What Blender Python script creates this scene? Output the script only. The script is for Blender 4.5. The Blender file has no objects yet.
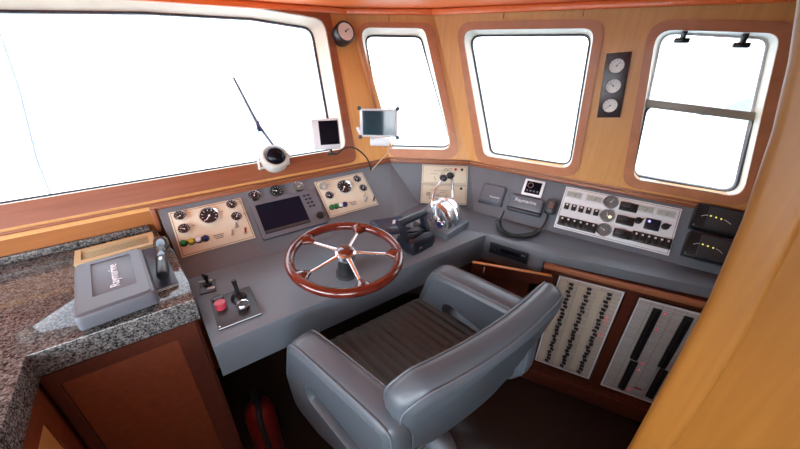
import bpy, bmesh, math, random
from mathutils import Matrix, Vector
random.seed(4)
SC = bpy.context.scene
COL = SC.collection
PI = math.pi
V = Vector

# ------------------------------------------------------------------ geometry collector
class G:
    def __init__(s): s.v = []; s.f = []
    def add(s, vs, fs, M=None):
        b = len(s.v)
        s.v += [tuple(M @ V(p)) if M is not None else tuple(p) for p in vs]
        s.f += [tuple(i + b for i in q) for q in fs]
        return s
    def box(s, c, d, r=0.0, seg=2, M=None):
        bm = bmesh.new(); bmesh.ops.create_cube(bm, size=1.0)
        for v in bm.verts: v.co = V((v.co.x * d[0] + c[0], v.co.y * d[1] + c[1], v.co.z * d[2] + c[2]))
        if r > 0:
            bmesh.ops.bevel(bm, geom=list(bm.edges), offset=min(r, min(d) * .49), segments=seg, profile=.5, affect='EDGES')
        bm.verts.index_update()
        s.add([v.co[:] for v in bm.verts], [[v.index for v in f.verts] for f in bm.faces], M); bm.free()
        return s
    def rings(s, rings, closed=True, cap0=True, cap1=True, M=None):
        n = len(rings[0]); vs = [p for r in rings for p in r]; fs = []
        for k in range(len(rings) - 1):
            for i in range(n if closed else n - 1):
                j = (i + 1) % n
                fs.append((k * n + i, k * n + j, (k + 1) * n + j, (k + 1) * n + i))
        if cap0: fs.append(tuple(reversed(range(n))))
        if cap1: fs.append(tuple((len(rings) - 1) * n + i for i in range(n)))
        return s.add(vs, fs, M)
    def stack(s, poly, layers, M=None):            # outline in xy (CCW), layers (z, inset)
        return s.rings([[(p[0], p[1], z) for p in inset(poly, d)] for z, d in layers], M=M)
    def prism(s, poly, z0, z1, bev=0.0, M=None, both=False):
        if bev <= 0: return s.stack(poly, [(z0, 0), (z1, 0)], M)
        L = [(z1 - bev, 0), (z1 - bev * .3, bev * .3), (z1, bev)]
        L = ([(z0, bev), (z0 + bev * .3, bev * .3), (z0 + bev, 0)] if both else [(z0, 0)]) + L
        return s.stack(poly, L, M)
    def lathe(s, prof, n=24, M=None, cap=True):
        R = [[(r * math.cos(2 * PI * i / n), r * math.sin(2 * PI * i / n), z) for i in range(n)] for r, z in prof]
        return s.rings(R, cap0=cap, cap1=cap, M=M)
    def cyl(s, c, r, z0, z1, n=24, bev=0.0, M=None):
        T = Matrix.Translation((c[0], c[1], 0)); T = M @ T if M is not None else T
        p = [(r, z0), (r, z1)] if bev <= 0 else [(r, z0), (r, z1 - bev), (r - bev * .3, z1 - bev * .3), (r - bev, z1)]
        return s.lathe(p, n, T)
    def tube(s, pts, r, n=10, closed=False, M=None):
        pts = [V(p) for p in pts]; N = len(pts); R = []
        rr = r if isinstance(r, (list, tuple)) else [r] * N
        up = None
        for i in range(N):
            a = pts[(i - 1) % N] if (i > 0 or closed) else pts[i]
            b = pts[(i + 1) % N] if (i < N - 1 or closed) else pts[i]
            t = (b - a).normalized()
            if up is None:
                up = t.orthogonal().normalized()
            up = (up - t * up.dot(t)).normalized(); w = t.cross(up)
            R.append([tuple(pts[i] + (up * math.cos(2 * PI * k / n) + w * math.sin(2 * PI * k / n)) * rr[i]) for k in range(n)])
        if closed:
            vs = [p for q in R for p in q]; fs = []
            for k in range(N):
                k2 = (k + 1) % N
                for i in range(n):
                    j = (i + 1) % n
                    fs.append((k * n + i, k * n + j, k2 * n + j, k2 * n + i))
            return s.add(vs, fs, M)
        return s.rings(R, M=M)
    def plate(s, outer, holes, z0, z1, M=None):    # flat plate with holes, both faces and all rims
        bm = bmesh.new(); loops = []
        for L in [outer] + holes:
            vs = [bm.verts.new((p[0], p[1], z1)) for p in L]
            loops.append(vs)
            for i in range(len(vs)): bm.edges.new((vs[i], vs[(i + 1) % len(vs)]))
        bmesh.ops.triangle_fill(bm, use_beauty=True, use_dissolve=False, edges=list(bm.edges), normal=(0, 0, 1))
        for f in bm.faces:
            if f.normal.z < 0: f.normal_flip()
        bm.verts.index_update()
        n = len(bm.verts)
        vs = [v.co[:] for v in bm.verts] + [(v.co.x, v.co.y, z0) for v in bm.verts]
        fs = [[v.index for v in f.verts] for f in bm.faces]
        fs += [[i + n for i in reversed(f)] for f in fs]
        for k, L in enumerate(loops):
            ids = [v.index for v in L]
            for i in range(len(ids)):
                a, b = ids[i], ids[(i + 1) % len(ids)]
                fs.append((b, a, a + n, b + n) if k == 0 else (a, b, b + n, a + n))
        bm.free()
        return s.add(vs, fs, M)
    def mesh(s, name, mat, smooth=True, angle=38):
        me = bpy.data.meshes.new(name); me.from_pydata(s.v, [], s.f)
        bm = bmesh.new(); bm.from_mesh(me); bmesh.ops.recalc_face_normals(bm, faces=bm.faces); bm.to_mesh(me); bm.free()
        me.materials.append(mat)
        if smooth:
            for p in me.polygons: p.use_smooth = True
            me.set_sharp_from_angle(angle=math.radians(angle))
        me.update()
        return me

def inset(poly, d):
    if abs(d) < 1e-9: return [tuple(p[:2]) for p in poly]
    n = len(poly); out = []
    for i in range(n):
        a, p, b = V(poly[i - 1][:2]), V(poly[i][:2]), V(poly[(i + 1) % n][:2])
        e1 = (p - a).normalized(); e2 = (b - p).normalized()
        n1 = V((-e1.y, e1.x)); n2 = V((-e2.y, e2.x))
        m = n1 + n2
        m = n1 if m.length < 1e-6 else m / max(.3, (1 + n1.dot(n2)))
        q = p + m * d
        out.append((q.x, q.y))
    return out

def rpoly(pts, r, seg=6):                          # rounded corners, CCW
    n = len(pts); out = []
    rs = r if isinstance(r, (list, tuple)) else [r] * n
    for i in range(n):
        a, p, b = V(pts[i - 1]), V(pts[i]), V(pts[(i + 1) % n])
        u = (a - p).normalized(); w = (b - p).normalized()
        ang = u.angle(w); t = rs[i] / math.tan(ang / 2)
        t = min(t, (a - p).length * .48, (b - p).length * .48)
        p0 = p + u * t; p1 = p + w * t
        for k in range(seg + 1):
            q = k / seg
            s = p0.lerp(p, q).lerp(p.lerp(p1, q), q)
            out.append((s.x, s.y))
    return out
def rect(w, h, cx=0, cy=0): return [(cx - w / 2, cy - h / 2), (cx + w / 2, cy - h / 2), (cx + w / 2, cy + h / 2), (cx - w / 2, cy + h / 2)]
def spline(pts, k=8):
    P = [V(p) for p in pts]; P = [P[0] * 2 - P[1]] + P + [P[-1] * 2 - P[-2]]; out = []
    for i in range(1, len(P) - 2):
        for j in range(k):
            t = j / k; a, b, c, d = P[i - 1], P[i], P[i + 1], P[i + 2]
            out.append(.5 * ((2 * b) + (c - a) * t + (2 * a - 5 * b + 4 * c - d) * t * t + (3 * b - a - 3 * c + d) * t ** 3))
    return out + [P[-2]]
def frame(o, u, v):
    u = V(u).normalized(); v = V(v); v = (v - u * v.dot(u)).normalized(); n = u.cross(v)
    M = Matrix((u, v, n)).transposed().to_4x4(); M.translation = V(o); return M
def T(x, y, z=0): return Matrix.Translation((x, y, z))
def RZ(d): return Matrix.Rotation(math.radians(d), 4, 'Z')
def RX(d): return Matrix.Rotation(math.radians(d), 4, 'X')
def RY(d): return Matrix.Rotation(math.radians(d), 4, 'Y')
I4 = Matrix.Identity(4)

# ------------------------------------------------------------------ objects
def link(name, data, M=None, parent=None):
    o = bpy.data.objects.new(name, data); COL.objects.link(o)
    if parent is not None: o.parent = parent
    o.matrix_local = M if M is not None else I4
    return o
def tag(o, label, cat, group=None):
    o['label'] = label; o['category'] = cat
    if group: o['group'] = group
    return o
def thing(name, label, cat, M, group=None): return tag(link(name, None, M), label, cat, group)
def part(name, g, mat, parent, M=None, label=None, **k):
    me = g if isinstance(g, bpy.types.Mesh) else g.mesh(name, mat, **k)
    o = link(name, me, M, parent)
    if label: o['label'] = label
    return o
def struct(name, g, mat, M=None, **k):
    o = link(name, g.mesh(name, mat, **k), M); o['kind'] = 'structure'; return o
def sroot(name, M):
    o = link(name, None, M); o['kind'] = 'structure'; return o
def text_mesh(s, size, mat, depth=.0006, align='CENTER'):
    cu = bpy.data.curves.new('lettering', 'FONT'); cu.body = s; cu.size = size; cu.extrude = depth
    cu.align_x = align; cu.align_y = 'CENTER'
    o = bpy.data.objects.new('lettering', cu); COL.objects.link(o)
    dg = bpy.context.evaluated_depsgraph_get()
    me = bpy.data.meshes.new_from_object(o.evaluated_get(dg)); bpy.data.objects.remove(o)
    me.materials.clear(); me.materials.append(mat); return me

# ------------------------------------------------------------------ materials
def mat(name, col, rough=.5, metal=0.0, spec=.5, bump=None, emit=None, coat=0.0):
    m = bpy.data.materials.new(name); m.use_nodes = True; nt = m.node_tree; b = nt.nodes['Principled BSDF']
    b.inputs['Roughness'].default_value = rough; b.inputs['Metallic'].default_value = metal
    b.inputs['Specular IOR Level'].default_value = spec; b.inputs['Coat Weight'].default_value = coat
    b.inputs['Coat Roughness'].default_value = .08
    tc = nt.nodes.new('ShaderNodeTexCoord')
    nz = nt.nodes.new('ShaderNodeTexNoise'); nz.inputs['Scale'].default_value = 9; nz.inputs['Detail'].default_value = 4
    nt.links.new(tc.outputs['Object'], nz.inputs['Vector'])
    mx = nt.nodes.new('ShaderNodeMix'); mx.data_type = 'RGBA'
    mx.inputs[6].default_value = (*[c * .9 for c in col], 1); mx.inputs[7].default_value = (*[min(1, c * 1.1) for c in col], 1)
    nt.links.new(nz.outputs['Fac'], mx.inputs[0]); nt.links.new(mx.outputs[2], b.inputs['Base Color'])
    if bump:
        n2 = nt.nodes.new('ShaderNodeTexNoise'); n2.inputs['Scale'].default_value = bump[0]; n2.inputs['Detail'].default_value = 3
        nt.links.new(tc.outputs['Object'], n2.inputs['Vector'])
        bp = nt.nodes.new('ShaderNodeBump'); bp.inputs['Strength'].default_value = bump[1]; bp.inputs['Distance'].default_value = .002
        nt.links.new(n2.outputs['Fac'], bp.inputs['Height']); nt.links.new(bp.outputs['Normal'], b.inputs['Normal'])
    if emit:
        b.inputs['Emission Color'].default_value = (*emit[0], 1); b.inputs['Emission Strength'].default_value = emit[1]
    return m
def wood(name, c1, c2, scale=(22, 1.2, 22), rough=.35, coat=.3):
    m = bpy.data.materials.new(name); m.use_nodes = True; nt = m.node_tree; b = nt.nodes['Principled BSDF']
    tc = nt.nodes.new('ShaderNodeTexCoord'); mp = nt.nodes.new('ShaderNodeMapping'); mp.inputs['Scale'].default_value = scale
    nt.links.new(tc.outputs['Object'], mp.inputs['Vector'])
    nz = nt.nodes.new('ShaderNodeTexNoise'); nz.inputs['Scale'].default_value = 2.2; nz.inputs['Detail'].default_value = 6; nz.inputs['Distortion'].default_value = .6
    nt.links.new(mp.outputs['Vector'], nz.inputs['Vector'])
    rp = nt.nodes.new('ShaderNodeValToRGB'); e = rp.color_ramp.elements
    e[0].position = .3; e[0].color = (*c1, 1); e[1].position = .72; e[1].color = (*c2, 1)
    nt.links.new(nz.outputs['Fac'], rp.inputs['Fac']); nt.links.new(rp.outputs['Color'], b.inputs['Base Color'])
    b.inputs['Roughness'].default_value = rough; b.inputs['Coat Weight'].default_value = coat; b.inputs['Coat Roughness'].default_value = .15
    return m
def granite():
    m = bpy.data.materials.new('granite'); m.use_nodes = True; nt = m.node_tree; b = nt.nodes['Principled BSDF']
    tc = nt.nodes.new('ShaderNodeTexCoord')
    vo = nt.nodes.new('ShaderNodeTexVoronoi'); vo.inputs['Scale'].default_value = 210
    nz = nt.nodes.new('ShaderNodeTexNoise'); nz.inputs['Scale'].default_value = 75; nz.inputs['Detail'].default_value = 5; nz.inputs['Roughness'].default_value = .75
    for n in (vo, nz): nt.links.new(tc.outputs['Object'], n.inputs['Vector'])
    sep = nt.nodes.new('ShaderNodeSeparateColor'); nt.links.new(vo.outputs['Color'], sep.inputs['Color'])
    ad = nt.nodes.new('ShaderNodeMath'); ad.operation = 'ADD'; nt.links.new(sep.outputs[0], ad.inputs[0]); nt.links.new(nz.outputs['Fac'], ad.inputs[1])
    ml = nt.nodes.new('ShaderNodeMath'); ml.operation = 'MULTIPLY'; ml.inputs[1].default_value = .5; nt.links.new(ad.outputs[0], ml.inputs[0])
    rp = nt.nodes.new('ShaderNodeValToRGB'); rp.color_ramp.interpolation = 'LINEAR'; e = rp.color_ramp.elements
    e[0].position = .22; e[0].color = (.012, .012, .013, 1); e[1].position = .85; e[1].color = (.34, .345, .355, 1)
    for p, c in ((.36, (.048, .048, .05, 1)), (.48, (.108, .105, .102, 1)), (.60, (.16, .154, .147, 1)), (.72, (.215, .214, .215, 1))):
        q = e.new(p); q.color = c
    nt.links.new(ml.outputs[0], rp.inputs['Fac']); nt.links.new(rp.outputs['Color'], b.inputs['Base Color'])
    b.inputs['Roughness'].default_value = .05
    return m
def glass(name='window_glass', tint=(.97, .985, 1), gloss=.05):
    m = bpy.data.materials.new(name); m.use_nodes = True; nt = m.node_tree
    for n in list(nt.nodes):
        if n.type == 'BSDF_PRINCIPLED': nt.nodes.remove(n)
    tr = nt.nodes.new('ShaderNodeBsdfTransparent'); tr.inputs['Color'].default_value = (*tint, 1)
    gl = nt.nodes.new('ShaderNodeBsdfGlossy'); gl.inputs['Roughness'].default_value = .02
    mx = nt.nodes.new('ShaderNodeMixShader'); mx.inputs[0].default_value = gloss
    nt.links.new(tr.outputs[0], mx.inputs[1]); nt.links.new(gl.outputs[0], mx.inputs[2])
    nt.links.new(mx.outputs[0], nt.nodes['Material Output'].inputs['Surface'])
    return m
def ruled(name, base, ink, sx, sy, rough=.4, mort=.035):     # board printed with a ruled grid of small fields
    m = bpy.data.materials.new(name); m.use_nodes = True; nt = m.node_tree; b = nt.nodes['Principled BSDF']
    tc = nt.nodes.new('ShaderNodeTexCoord'); br = nt.nodes.new('ShaderNodeTexBrick')
    br.offset = 0; br.inputs['Scale'].default_value = 1; br.inputs['Brick Width'].default_value = sx; br.inputs['Row Height'].default_value = sy
    br.inputs['Mortar Size'].default_value = mort * sy; br.inputs['Color1'].default_value = (*base, 1)
    br.inputs['Color2'].default_value = (*[c * .86 for c in base], 1); br.inputs['Mortar'].default_value = (*ink, 1)
    nt.links.new(tc.outputs['Object'], br.inputs['Vector']); nt.links.new(br.outputs['Color'], b.inputs['Base Color'])
    b.inputs['Roughness'].default_value = rough
    return m

m_oak = wood('oak_veneer', (.62, .295, .085), (.70, .35, .108), rough=.5, coat=.08)
m_oakdoor = wood('oak_bulkhead', (.28, .108, .014), (.33, .135, .020), coat=.12, rough=.45)
m_trim = wood('mahogany_trim', (.34, .125, .055), (.44, .18, .085), scale=(3, 30, 30))
m_trimw = wood('window_trim_wood', (.44, .165, .07), (.54, .215, .095), scale=(6, 6, 6), rough=.5, coat=.08)
m_sill = wood('sill_wood', (.24, .07, .03), (.31, .10, .045), scale=(1.5, 25, 25))
m_band = wood('sill_panel_wood', (.31, .115, .032), (.36, .135, .040), scale=(1.5, 20, 20))
m_cab = wood('cabinet_mahogany', (.075, .014, .005), (.11, .022, .0075), scale=(16, 16, 1.2), rough=.5, coat=.05)
m_cabp = wood('cabinet_panel_wood', (.16, .032, .007), (.21, .046, .011), scale=(16, 16, 1.2), rough=.5, coat=.05)
m_wheel = wood('wheel_mahogany', (.085, .010, .006), (.13, .017, .009), scale=(9, 9, 9), rough=.15, coat=.8)
m_ceil = wood('ceiling_wood', (.86, .17, .035), (.94, .22, .05), scale=(2, 20, 20), rough=.4)
m_cream = mat('reveal_paint', (.86, .78, .64), .4)
m_gask = mat('rubber_gasket', (.045, .055, .075), .5)
m_grey = mat('grey_laminate', (.138, .162, .19), .42, bump=(400, .12))
m_greydk = mat('dark_grey_plastic', (.035, .037, .042), .4)
m_leather = mat('blue_grey_leather', (.090, .108, .128), .36, bump=(160, .25))
m_leatherdk = mat('seat_leather', (.078, .096, .098), .6, spec=.25, bump=(160, .25))
m_pipe = mat('leather_piping', (.13, .145, .17), .4)
m_black = mat('black_plastic', (.012, .012, .014), .35)
m_navy = mat('navy_plastic', (.012, .015, .026), .3)
m_chrome = mat('chrome', (.85, .87, .91), .24, 1.0)
m_steel = mat('brushed_steel', (.55, .56, .58), .35, 1.0)
m_board = mat('cream_board', (.63, .58, .45), .45)
m_white = mat('white_board', (.82, .86, .89), .45)
m_ink = mat('print_ink', (.03, .03, .035), .6)
m_dial = mat('dial_face', (.018, .019, .02), .25)
m_dialw = mat('white_dial', (.75, .74, .70), .4)
m_dialg = mat('grey_dial', (.16, .165, .16), .3)
m_lcd = mat('meter_scale', (.40, .43, .40), .3)
m_screen = mat('dark_screen', (.005, .005, .010), .12, spec=.2)
m_lcdoff = mat('unlit_plotter_screen', (.008, .008, .018), .35, spec=.06)
m_tabscr = mat('tablet_screen', (.008, .035, .055), .05)
m_green = mat('green_button', (.01, .16, .04), .3)
m_yellow = mat('yellow_button', (.55, .40, .03), .3)
m_blue = mat('blue_button', (.02, .03, .12), .3)
m_red = mat('red_plastic', (.42, .02, .025), .35)
m_extred = mat('extinguisher_red', (.11, .004, .004), .3)
m_pink = mat('pink_red_knob', (.62, .06, .10), .35)
m_shell = mat('white_compass_shell', (.62, .61, .56), .35, bump=(70, .2))
m_silver = mat('silver_plastic', (.66, .67, .70), .3)
m_cover = mat('plotter_cover_plastic', (.115, .125, .15), .42)
m_folder = mat('folder_cloth', (.03, .042, .085), .4)
m_beige = mat('beige_enamel', (.56, .44, .25), .4)
m_slot = mat('slot_backing_black', (.02, .015, .012), .6)
m_text = mat('white_lettering', (.78, .80, .84), .4)
m_ledr = mat('red_led', (.6, .02, .03), .3, emit=((1, .03, .06), 1.2))
m_ledg = mat('yellow_led', (.5, .5, .05), .3, emit=((.95, .9, .18), .5))
m_ledb = mat('blue_led', (.1, .1, .6), .3, emit=((.35, .35, 1), 1.2))
m_lamp = mat('lit_gauge_lamp', (.9, .8, .5), .3, emit=((1, .85, .5), .8))
m_granite = granite()
m_glass = glass()
m_floor = wood('floor_wood', (.014, .0075, .005), (.024, .012, .008), scale=(2, 18, 18), rough=.5)
m_aftpaint = mat('cream_cabin_paint', (.80, .78, .74), .5)
m_lower = mat('lower_bulkhead_paint', (.05, .028, .02), .6)
m_deck = mat('white_deck_paint', (.85, .86, .87), .5)
m_sea = mat('sea_water', (.45, .52, .55), .25, bump=(1.5, .3))
m_hill = mat('mound_stone', (.105, .128, .134), .9)
m_grid1 = ruled('breaker_label_print', (.60, .54, .46), (.30, .25, .2), .05, .0255)
m_grid2 = ruled('fuse_label_print', (.56, .55, .53), (.30, .29, .28), .045, .0125, mort=.12)
m_rope = mat('beige_cord', (.55, .40, .25), .6)
m_pod = mat('glossy_navy_pod', (.05, .07, .115), .12)  # lightened navy, window glare put into the colour
m_mast = mat('pale_mast_paint', (.17, .20, .24), .5)
m_bar = mat('grey_bar_paint', (.30, .27, .22), .4)
m_dkmetal = mat('dark_metal', (.10, .105, .12), .22, 1.0)
m_wire = mat('black_cable', (.015, .015, .016), .4)
m_wiper = mat('wiper_metal', (.10, .13, .18), .4)

# ------------------------------------------------------------------ reference planes (metres; x starboard, y forward, z up)
P1 = V((1.1833, 1.761, 1.08)); P2 = V((1.5773, 1.427, 1.08))  # plane and part coordinates from here on back-projected offline from image pixels
VF = V((0, .3219, .9468))
FR = frame((0, 1.761, 1.08), (1, 0, 0), VF)                       # raked front wall
FC = frame(P1, (.7628, -.6466, 0), (.1136, .134, .9845))          # corner wall
FS = frame(P2, (.3717, -.9283, 0), (0, 0, 1))                     # starboard wall
FF = frame((0, 1.4745, .8508), (1, 0, 0), (0, .2865, .23))           # dashboard, front slope
FCS = frame((1.0958, 1.6582, .85), (.7628, -.6466, 0), (.328, .3853, .8625))
FSS = frame((1.4189, 1.3636, .8506), (.3717, -.9283, 0), (.5518, .221, .8042))
FB = frame((1.415, .705, 0), (.4695, -.8829, 0), (0, 0, 1))       # breaker cabinet face
ZC = 1.937

# ------------------------------------------------------------------ setting: shell
g = G().box((.4, .3, -.03), (4.6, 4.2, .06)); struct('floor', g, m_floor)
ceil_poly = [(-1.72, -1.32), (2.72, -1.32), (1.46, 1.735), (1.076, 2.055), (-1.72, 2.055)]
struct('ceiling', G().prism(ceil_poly, ZC, ZC + .05), m_ceil)

def loop3(pts, z): return [(p[0], p[1], z) for p in pts]
def window(name, F, opening, glazing, depth, trim=None, r=.055, rt=.08, rg=.05, seg=6, trim_mat=None, gask=None):
    o = sroot(name, F)
    op = rpoly(opening, r, seg); gl = rpoly(glazing, rg, seg)
    n = len(op)
    g = G(); mid = [((a[0] * .75 + b[0] * .25), (a[1] * .75 + b[1] * .25)) for a, b in zip(op, gl)]
    g.rings([loop3(op, .009), loop3(op, -.004), loop3(mid, -depth * .25), loop3(gl, -depth), loop3(inset(gl, -.03), -depth), ], cap0=False, cap1=False)
    part('reveal', g, m_cream, o)
    gi = inset(gl, .008)
    part('gasket', G().plate(inset(gl, -.004), [gi], -depth - .004, -depth + .008), gask or m_gask, o)
    part('pane', G().prism(inset(gl, .004), -depth - .003, -depth + .001), m_glass, o)
    if trim:
        part('trim', G().plate(rpoly(trim, rt, seg), [op], -.002, .010), trim_mat or m_trimw, o)
    return o, op
# window outlines in the coordinates of their walls
W1o = [(-.67, .13), (.895, .13), (.922, .838), (.55, .874), (.1, .887), (-.67, .864)]
W1g = [(-.64, .137), (.846, .137), (.872, .820), (.55, .855), (.1, .858), (-.64, .826)]
W2o = [(-.035, .085), (.395, .09), (.187, .772), (-.19, .772)]
W2g = [(-.045, .095), (.402, .10), (.165, .745), (-.18, .747)]
W3o = [(.085, .075), (.578, .085), (.527, .752), (-.135, .752)]
W3g = [(.105, .078), (.566, .083), (.512, .730), (-.115, .727)]
W4o = [(.868, .088), (1.288, .088), (1.158, .728), (.765, .745)]
W4g = [(.862, .09), (1.272, .085), (1.148, .715), (.787, .738)]
_, h1 = window('window_1', FR, W1o, W1g, .08, r=[.055, .055, .07, .2, .2, .055], rg=[.05, .05, .06, .2, .2, .05], trim=[(-.73, .042), (.945, .042), (.965, .905), (-.73, .905)], rt=.05, trim_mat=m_sill)
_, h2 = window('window_2', FC, W2o, W2g, .07, trim=[(.0, .032), (.455, .035), (.235, .80), (-.228, .80)])
_, h3 = window('window_3', FS, W3o, W3g, .07, trim=[(.045, .03), (.622, .04), (.565, .788), (-.178, .79)])
w4, h4 = window('window_4', FS, W4o, W4g, .07, trim=[(.83, .045), (1.335, .045), (1.20, .765), (.728, .785)], gask=m_silver)
# upper walls, each with its openings
struct('wall_front', G().plate([(-1.75, 0), (1.233, 0), (1.1255, .907), (-1.75, .907)], [h1], -.079, 0), m_oak, FR)
struct('wall_corner', G().plate([(0, 0), (.5165, 0), (.228, .87), (-.271, .872)], [h2], -.069, 0), m_oak, FC)
struct('wall_right', G().plate([(-.06, 0), (2.95, 0), (2.95, .858), (-.386, .858)], [h3, h4], -.069, 0), m_oak, FS)
# lower walls under the sills
struct('wall_front_lower', G().box((-.2835, 1.801, .54), (2.933, .08, 1.08)), m_band)
struct('wall_corner_lower', G().plate([(0, -1.08), (.5165, -1.08), (.5165, 0), (0, 0)], [], -.06, 0), m_lower, frame(P1, (.7628, -.6466, 0), (0, 0, 1)))
struct('wall_right_lower', G().plate([(0, -1.08), (2.95, -1.08), (2.95, 0), (0, 0)], [], -.06, 0), m_lower, FS)
# unseen port and after walls, their windows placed and sized to light the cabin
FL = frame((-1.70, -1.32, 0), (0, 1, 0), (0, 0, 1))
w5o = [(.2, .96), (2.9, .96), (2.9, 1.85), (.2, 1.85)]
_, h5 = window('window_5', FL, w5o, inset(w5o, .02), .05, trim=inset(w5o, -.05), r=.06)
struct('wall_left', G().plate([(-.02, 0), (3.4, 0), (3.4, ZC), (-.02, ZC)], [h5], -.045, 0), m_aftpaint, FL)
FK = frame((2.72, -1.30, 0), (-1, 0, 0), (0, 0, 1))
w6o = [(2.75, 1.15), (4.25, 1.15), (4.25, 1.84), (2.75, 1.84)]
_, h6 = window('window_6', FK, w6o, inset(w6o, .02), .05, trim=inset(w6o, -.05), r=.06)
struct('wall_back', G().plate([(0, 0), (4.5, 0), (4.5, ZC), (0, ZC)], [h6], -.045, 0), m_aftpaint, FK)
# after bulkhead beside the photographer: its rounded free edge, a seam, then the flat panel
edge = [(.062, 0), (.058, .5), (.053, .87), (.056, 1.13), (.060, 1.33), (.073, 1.5), (.092, 1.64), (.112, 1.735), (.134, 1.815), (.18, ZC)]
seam = [(-.016, 0), (-.016, .87), (-.016, 1.13), (-.012, 1.3), (.0, 1.45), (.012, 1.6), (.03, 1.735), (.05, 1.85), (.07, ZC)]
FP = frame((.75, 0, 0), (0, -1, 0), (0, 0, 1))                    # faces port (-x); u runs aft
jamb = [(-p[0], p[1]) for p in edge] + [(-p[0] - .003, p[1]) for p in reversed(seam)]
jamb = list(reversed(jamb))
struct('trim_1', G().stack(jamb, [(-.045, .012), (-.041, .003), (-.033, 0), (-.014, 0), (-.005, .004), (-.0008, .010), (0, .016)]), m_oakdoor, FP)
pan = [(-p[0] - .022, p[1]) for p in seam] + [(1.26, ZC), (1.26, 0)]
struct('wall_aft', G().prism(list(reversed(pan)), -.04, -.011, .003), m_oakdoor, FP)
# trim: rail along the top of the dashboard, cove under the ceiling, strips over the windows
def rail(name, pts, w, z0, z1, m, r=.006):
    g = G()
    for a, b in zip(pts[:-1], pts[1:]):
        a = V(a); b = V(b); d = (b - a); L = d.length; d.normalize()
        g.box((L / 2, w / 2, (z0 + z1) / 2), (L + .004, w, z1 - z0), r, M=frame((a.x, a.y, 0), (d.x, d.y, 0), (-d.y, d.x, 0)))
    return struct(name, g, m)
endS = P2 + V((.3717, -.9283, 0)) * 2.0
rail('trim_2', [(endS.x, endS.y), (P2.x, P2.y), (P1.x, P1.y), (-.12, 1.761)], .009, 1.079, 1.096, m_sill, .003)
rail('trim_3', [(endS.x, endS.y), (P2.x, P2.y), (P1.x, P1.y), (-1.7, 1.761)], .008, 1.100, 1.112, m_sill, .003)
struct('trim_4', G().box((-.112, 1.752, 1.03), (.020, .018, .12), .004), m_sill)
cv = [(2.2, -.2), (1.457, 1.727), (1.072, 2.047), (-1.7, 2.047)]
rail('trim_5', cv, .022, 1.905, ZC - .001, m_ceil, .008)
struct('trim_6', G().box((.09, .835, .001), (.003, .07, .002)).box((.463, .835, .001), (.003, .07, .002)), m_ink, FS)
struct('trim_7', G().box((-.02, .838, .001), (.003, .066, .002)), m_ink, FC)

# ------------------------------------------------------------------ outside: foredeck, sea, shore
struct('foredeck', G().prism([(-2.6, 2.1), (2.2, 2.1), (2.0, 4.2), (.4, 7.2), (-.6, 7.2), (-2.4, 4.2)], .1, .22), m_deck)
struct('sea', G().box((0, 0, -2.6), (5000, 5000, .2)), m_sea)
mound_pts = [V((33.0, 7.9, -2.5)), V((36, 7.4, -2.5)), V((39.5, 7.0, -2.5)), V((42, 6.2, -2.5)), V((44.5, 4.6, -2.5))]  # small near mound for the far hill, placed at its image position
mound_h = [.05, .28, .85, .35, .05]
g = G(); ringsb = []
for p, h in zip(spline(mound_pts, 6), [h_[0] for h_ in spline([(q, 0, 0) for q in mound_h], 6)]):
    h = max(.04, h + .05 * math.sin(p.x * 9)); ringsb.append([(p.x - 1.6 * h - .2, p.y - .3, -2.5), (p.x - .4 * h, p.y, -2.5 + h), (p.x + .8 * h, p.y + .2, -2.5 + h * .9), (p.x + 2 * h + .3, p.y + .5, -2.5)])
g.rings(ringsb)
struct('hill', g, m_hill)

# jackstaff standing on the foredeck
o = thing('jackstaff', 'pale thin mast with three short rungs standing outside the big front window', 'mast', T(-.86, 3.6, .22))
part('pole', G().tube([(0, 0, 0), (.06, 0, .75), (.15, 0, 1.25), (.20, 0, 1.75)], .008), m_mast, o)
for z, x in ((.86, .085), (1.18, .14), (1.5, .18)):
    part('rung', G().tube([(x - .05, 0, z), (x + .02, 0, z)], .006), m_mast, o)
# windscreen wiper on the outer face of the front glass
o = thing('windscreen_wiper', 'dark blue-grey wiper slanting across the big front window above the compass', 'wiper', FR @ T(0, 0, -.095))
part('blade', G().tube([(.396, .58, -.012), (.456, .335, -.012), (.545, .13, -.012)], [.006, .009, .006]), m_wiper, o)
part('clip', G().box((.456, .325, -.012), (.02, .06, .016), .004, M=I4), m_blue, o)
part('arm', G().tube([(.456, .325, -.024), (.335, .20, -.022), (.22, .09, -.020)], .0035), m_deck, o)

# ------------------------------------------------------------------ window 4 fittings
part('middle_bar', G().box((1.03, .432, -.055), (.435, .036, .02), .004, M=T(1.03, .432) @ RZ(-3) @ T(-1.03, -.432)), m_bar, w4)
part('lower_sash', G().plate(rpoly(inset([(.862, .09), (1.272, .085), (1.215, .425), (.822, .44)], -.004), .04), [rpoly(inset([(.862, .09), (1.272, .085), (1.215, .425), (.822, .44)], .006), .04)], -.058, -.046), m_gask, w4)
for u, v in ((.868, .728), (1.066, .712)):
    part('hinge', G().box((0, .012, 0), (.020, .05, .035), .004).box((0, -.014, .004), (.055, .02, .03), .006), m_black, w4, T(u, v - .01, -.035))

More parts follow.
